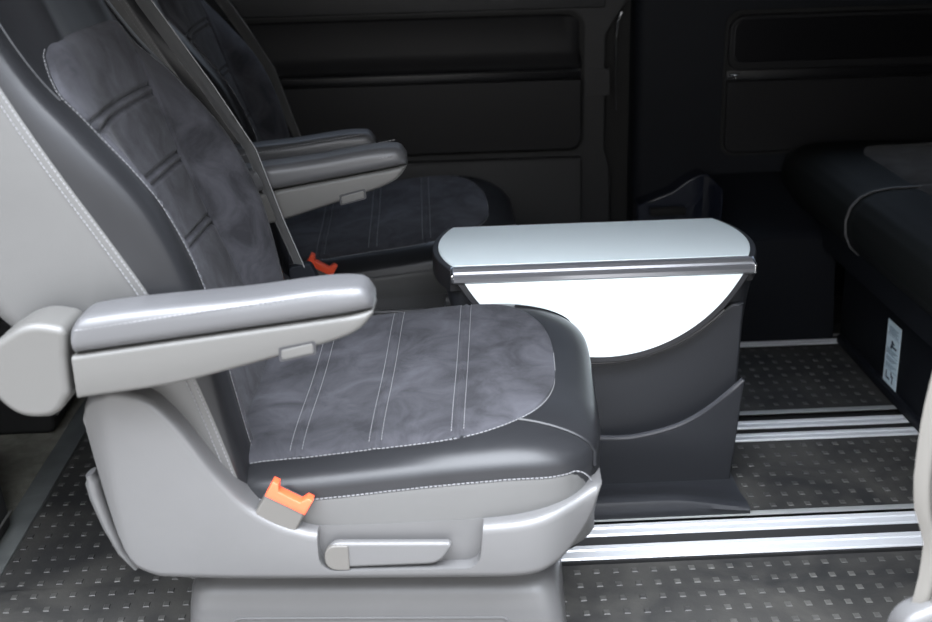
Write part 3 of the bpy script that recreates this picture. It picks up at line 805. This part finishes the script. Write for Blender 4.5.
# ------------------------------------------------------------------ bench seat at the right
def bench():
    t = empty('bench_seat', (1.4, 2.5, 0))
    def ob(name, bm, m, parent=t, **k):
        bmesh.ops.translate(bm, verts=bm.verts, vec=(-1.4, -2.5, 0)); return obj(name, bm, m, parent, **k)
    BX = .975
    # base box
    bm = bmesh.new(); box(bm, BX, 1.75, 1.55, 2.66, .004, .235, .006); bs = ob('base', bm, 'trim')
    bm = bmesh.new(); box(bm, BX-.004, BX+.02, 1.55, 2.655, .205, .222, .003); ob('upper_ledge', bm, 'trim', bs)
    bm = bmesh.new(); box(bm, BX-.012, BX+.01, 1.55, 2.64, .004, .024, .003); ob('foot_strip', bm, 'trim', bs)
    bm = bmesh.new(); prism(bm, [(.93, .225), (1.75, .225), (1.75, .30), (.915, .30)], 'y', 1.56, 2.69, .006); ob('cushion_tray', bm, 'trim', t)
    # cushion, nose rounded towards the seats
    prof = [(1.85, .285), (.955, .285), (.918, .292), (.898, .310), (.886, .338), (.884, .368), (.892, .396), (.91, .416), (.935, .428), (.97, .434), (1.05, .436), (1.3, .43), (1.85, .43)]
    dense = []
    for i in range(len(prof)-1):
        for k in range(4):
            t_ = k/4; dense.append((prof[i][0]+(prof[i+1][0]-prof[i][0])*t_, prof[i][1]+(prof[i+1][1]-prof[i][1])*t_))
    dense.append(prof[-1])
    bm = bmesh.new(); secs = []
    ysn = [1.56+1.375*k/90 for k in range(91)]
    for y in ysn:
        e = min(y-1.56, 2.94-y); s = 1-.55*(1-math.sqrt(max(0, 1-max(0, 1-e/.05)**2)))
        g = math.exp(-((y-2.42)/.004)**2)
        sec = []
        for x, z in dense:
            zz = .36+(z-.36)*s; x2 = x+(1-s)*.05 if x < 1.2 else x
            cxn = 1.0
            if x < 1.3: x2 += .004*g; zz -= .004*g if z > .36 else 0
            if y > 2.70: zz = max(zz, min(.36, .268+(lz-.262)*(y-2.70)/.24+.004))
            sec.append((x2, y, zz))
        secs.append(sec)
    loft(bm, secs); cu = ob('cushion', bm, 'benchleather', t, angle=60)
    bm = bmesh.new(); tube(bm, [(x-.0015 if x < .93 else x, 2.424, z+(.0015 if z > .4 else 0)) for x, z in dense[4:44]], .003, 6); ob('piping', bm, 'armleather', cu)
    # suede top panel
    x0, x1 = 1.02, 1.6
    def ins(u, v):
        y = 1.75+(2.86-1.75)*v; w = smooth01(0, .06, min(v, 1-v, u*1.5)); 
        x = x0+(x1-x0)*u+ .035*(1-smooth01(0, .12, min(v, 1-v)))
        gr = math.exp(-((y-2.44)/.004)**2)+math.exp(-((y-2.10)/.004)**2)
        return (x, y, .432+.008*w-.004*gr)
    bm = bmesh.new(); grid(bm, ins, 30, 160); ob('cushion_insert', bm, 'benchsuede', t, angle=80)
    # sticker on the base
    ya, yb = PXp(900, 350, BX)[0], PXp(886, 350, BX)[0]
    zt_, zb_ = PXp(886, 315, BX)[1], PXp(886, 383, BX)[1]
    bm = bmesh.new(); box(bm, BX-.0012, BX, ya, yb, zb_, zt_, 0); sk = ob('warning_sticker', bm, 'sticker', bs, smooth=False)
    sk['label'] = 'pale blue instruction sticker with small pictograms'
    H = zt_-zb_; Wd = yb-ya
    bm = bmesh.new(); bl = bmesh.new()
    def mk(b, u0, u1, v0, v1):   # u from the far edge, v from the top
        box(b, BX-.0018, BX-.0010, yb-u1*Wd, yb-u0*Wd, zt_-v1*H, zt_-v0*H, 0)
    for k, v in enumerate((.08, .105, .13, .155, .18)): mk(bl, .15, .85-.12*(k % 2), v, v+.012)
    for k, v in enumerate((.215, .50, .735)): mk(bl, .06, .94, v, v+.006)
    for k, v in enumerate((.43, .455, .48, .55, .575, .60, .65, .675, .70)): mk(bl, .12, .9-.15*(k % 3), v, v+.011)
    # pictograms: an arrow over a seat outline, a triangle mark
    mk(bm, .40, .52, .28, .38); mk(bm, .52, .80, .35, .38); mk(bm, .48, .62, .30, .325); mk(bm, .35, .45, .36, .41)
    ob('sticker_pictogram', bm, 'ink', sk, smooth=False); bm = bmesh.new()
    mk(bm, .2, .26, .78, .90); mk(bm, .26, .5, .87, .90)
    ob('sticker_pictogram', bm, 'ink', sk, smooth=False); bm = bmesh.new(); mk(bm, .55, .62, .76, .80); mk(bm, .58, .74, .80, .83); mk(bm, .66, .72, .83, .93)
    ob('sticker_text', bl, 'inklight', sk, smooth=False); ob('sticker_pictogram', bm, 'ink', sk, smooth=False)
    # lever recess
    def q(px, py): return PXp(px, py, BX-.004)
    ol = [q(905, 297), q(908, 312), q(915, 326), q(924, 336), q(945, 352), q(945, 326)]
    bm = bmesh.new(); prism(bm, ol, 'x', BX-.006, BX+.01, .0015); rc = ob('lever_recess', bm, 'gloss', bs)
    bm = bmesh.new(); tube(bm, [(BX-.006, *p) for p in [q(905, 297), q(908, 312), q(915, 326), q(922, 335)]], .0016, 6); ob('recess_edge', bm, 'doorgrey', rc)
    bm = bmesh.new()
    tube(bm, [(BX-.007, *p) for p in [q(920, 319), q(923, 322), q(922, 325), q(927, 328)]], .0022, 6)
    tube(bm, [(BX-.007, *p) for p in [q(924, 320), q(930, 328)]], .0018, 6); ob('lever_symbol', bm, 'white', rc)
    # low backrest, far to the right
    bm = bmesh.new(); prism(bm, roundpoly([(1.60, .40), (1.80, .40), (2.05, 1.05), (1.92, 1.08)], .04, 5), 'y', 1.62, 2.92, .03, 4); ob('backrest', bm, 'leather', t)
    tag(t, 'black leather rear bench seat with suede top panel, along the right edge', 'bench')
bench()

# ------------------------------------------------------------------ front cab seats (only their bases show at the left)
def cab_seat(y0, y1, xe, label):
    yc = (y0+y1)/2; t = empty('cab_seat', (xe-.3, yc, 0))
    def ob(name, bm, m, **k):
        bmesh.ops.translate(bm, verts=bm.verts, vec=(-(xe-.3), -yc, 0)); return obj(name, bm, m, t, **k)
    bm = bmesh.new(); prism(bm, roundpoly([(xe-.5, -.006), (xe, -.006), (xe-.02, .26), (xe-.48, .26)], .02), 'y', y0, y1, .012); ob('base', bm, 'black', wn=True)
    bm = bmesh.new(); prism(bm, roundpoly([(xe-.56, .25), (xe-.02, .25), (xe-.05, .38), (xe-.56, .41)], .04), 'y', y0-.02, y1+.02, .03, 4); ob('cushion', bm, 'leather', wn=True)
    bm = bmesh.new(); prism(bm, roundpoly([(xe-.17, .36), (xe-.02, .34), (xe+.0, .95), (xe-.10, .98)], .04), 'y', y0-.02, y1+.02, .03, 4); ob('backrest', bm, 'leather', wn=True)
    bm = bmesh.new(); tube(bm, [(xe+.003, y0+.01, .035), (xe+.003, y1-.01, .035)], .0025, 6); ob('base_trim', bm, 'armplastic')
    tag(t, label, 'seat', 'cab seats')
cab_seat(2.32, 2.88, -.80, 'black base of the far cab seat behind the armrest hinge, above the carpet')
cab_seat(1.42, 1.93, -.768, 'black edge of the near cab seat cut off by the left frame edge')

# ------------------------------------------------------------------ near door post at the right edge
bm = bmesh.new(); secs = []
XE = [(-.1, .548), (.226, .553), (.29, .560), (.325, .5605), (.372, .545), (.42, .540), (.468, .5405), (.577, .552), (.8, .585), (1.5, .70)]
for k in range(70):
    z = -.1+1.55*k/69; x = sm(XE, z)
    secs.append([(x+.085, 1.34, z), (x+.060, 1.30, z), (x+.034, 1.26, z), (x+.016, 1.23, z), (x+.006, 1.212, z), (x+.014, 1.204, z), (x+.024, 1.203, z), (x+.028, 1.206, z), (x+.032, 1.203, z), (x+.05, 1.198, z), (x+.12, 1.196, z), (x+.12, 1.34, z)])
loft(bm, secs); post = obj('trim_2', bm, 'post', angle=50); tag(post, kind='structure')
bm = bmesh.new(); tube(bm, [(sm(XE, z)+.026, 1.200, z) for z in [.0+.9*k/60 for k in range(61)]], .0035, 8); obj('door_seal', bm, 'seal', post)
bm = bmesh.new(); prism(bm, roundpoly([(.53, .0), (.70, .0), (.70, .27), (.60, .262, .05), (.538, .235, .04)], .02, 6), 'y', 1.185, 1.23, .012, 4); obj('sill_end_cap', bm, 'plastic', post, wn=True)

# ------------------------------------------------------------------ van shell that shades the cabin
def struct(name, bm, m): return tag(obj(name, bm, m, smooth=False), kind='structure')
bm = bmesh.new(); box(bm, -2.3, 2.3, 1.36, 3.09, 1.27, 1.5, 0); struct('ceiling', bm, 'shellm')
bm = bmesh.new(); box(bm, 2.21, 2.26, 1.2, 3.06, -.04, 1.46, 0); struct('wall_right', bm, 'shellm')
bm = bmesh.new(); box(bm, .66, 2.25, 1.20, 1.30, -.04, 1.46, 0); struct('wall_front', bm, 'shellm')
bm = bmesh.new(); box(bm, -2.3, -1.55, 1.20, 1.30, -.30, 1.46, 0); struct('wall_front_cab', bm, 'shellm')
bm = bmesh.new(); box(bm, -2.3, -2.26, 1.2, 3.06, -.04, 1.46, 0); struct('wall_left', bm, 'shellm')
bm = bmesh.new(); box(bm, -2.3, .67, 1.18, 1.25, -.30, -.005, .004); struct('trim_3', bm, 'strip')
bm = bmesh.new(); box(bm, -8, 8, -9, 1.2, -.36, -.31, 0); struct('floor_outside', bm, 'asphalt')

# ------------------------------------------------------------------ light
SKY_FRONT, SKY_BASE = 4.0, 10.6
w = bpy.data.worlds.new('world'); bpy.context.scene.world = w; w.use_nodes = True
nt = w.node_tree; bg = nt.nodes['Background']
tc = nt.nodes.new('ShaderNodeTexCoord'); sp = nt.nodes.new('ShaderNodeSeparateXYZ'); rp = nt.nodes.new('ShaderNodeValToRGB')
rp.color_ramp.elements[0].position = .0; rp.color_ramp.elements[0].color = (.12, .117, .113, 1)
rp.color_ramp.elements[1].position = .62; rp.color_ramp.elements[1].color = (.50, .535, .60, 1)
e2 = rp.color_ramp.elements.new(.85); e2.color = (2.8, 2.96, 3.22, 1)
e = rp.color_ramp.elements.new(.30); e.color = (.24, .237, .233, 1)
# overcast sky, brightest over the open lot on the door side
nt.links.new(tc.outputs['Generated'], sp.inputs[0]); nt.links.new(sp.outputs['Z'], rp.inputs[0])
neg = nt.nodes.new('ShaderNodeMath'); neg.operation = 'MULTIPLY'; neg.inputs[1].default_value = -1; nt.links.new(sp.outputs['Y'], neg.inputs[0])
mx = nt.nodes.new('ShaderNodeMath'); mx.operation = 'MAXIMUM'; mx.inputs[1].default_value = 0; nt.links.new(neg.outputs[0], mx.inputs[0])
pw = nt.nodes.new('ShaderNodeMath'); pw.operation = 'POWER'; pw.inputs[1].default_value = 3.0; nt.links.new(mx.outputs[0], pw.inputs[0])
ma = nt.nodes.new('ShaderNodeMath'); ma.operation = 'MULTIPLY_ADD'; ma.inputs[1].default_value = SKY_FRONT; ma.inputs[2].default_value = SKY_BASE; nt.links.new(pw.outputs[0], ma.inputs[0])
nt.links.new(rp.outputs['Color'], bg.inputs['Color']); nt.links.new(ma.outputs[0], bg.inputs['Strength'])

sc = bpy.context.scene
sc.view_settings.view_transform = 'Standard'; sc.view_settings.look = 'None'; sc.view_settings.gamma = 1; sc.view_settings.use_curve_mapping = False
sc.view_settings.exposure = 0.0
sc.cycles.use_denoising = True
sc.cycles.max_bounces = 8
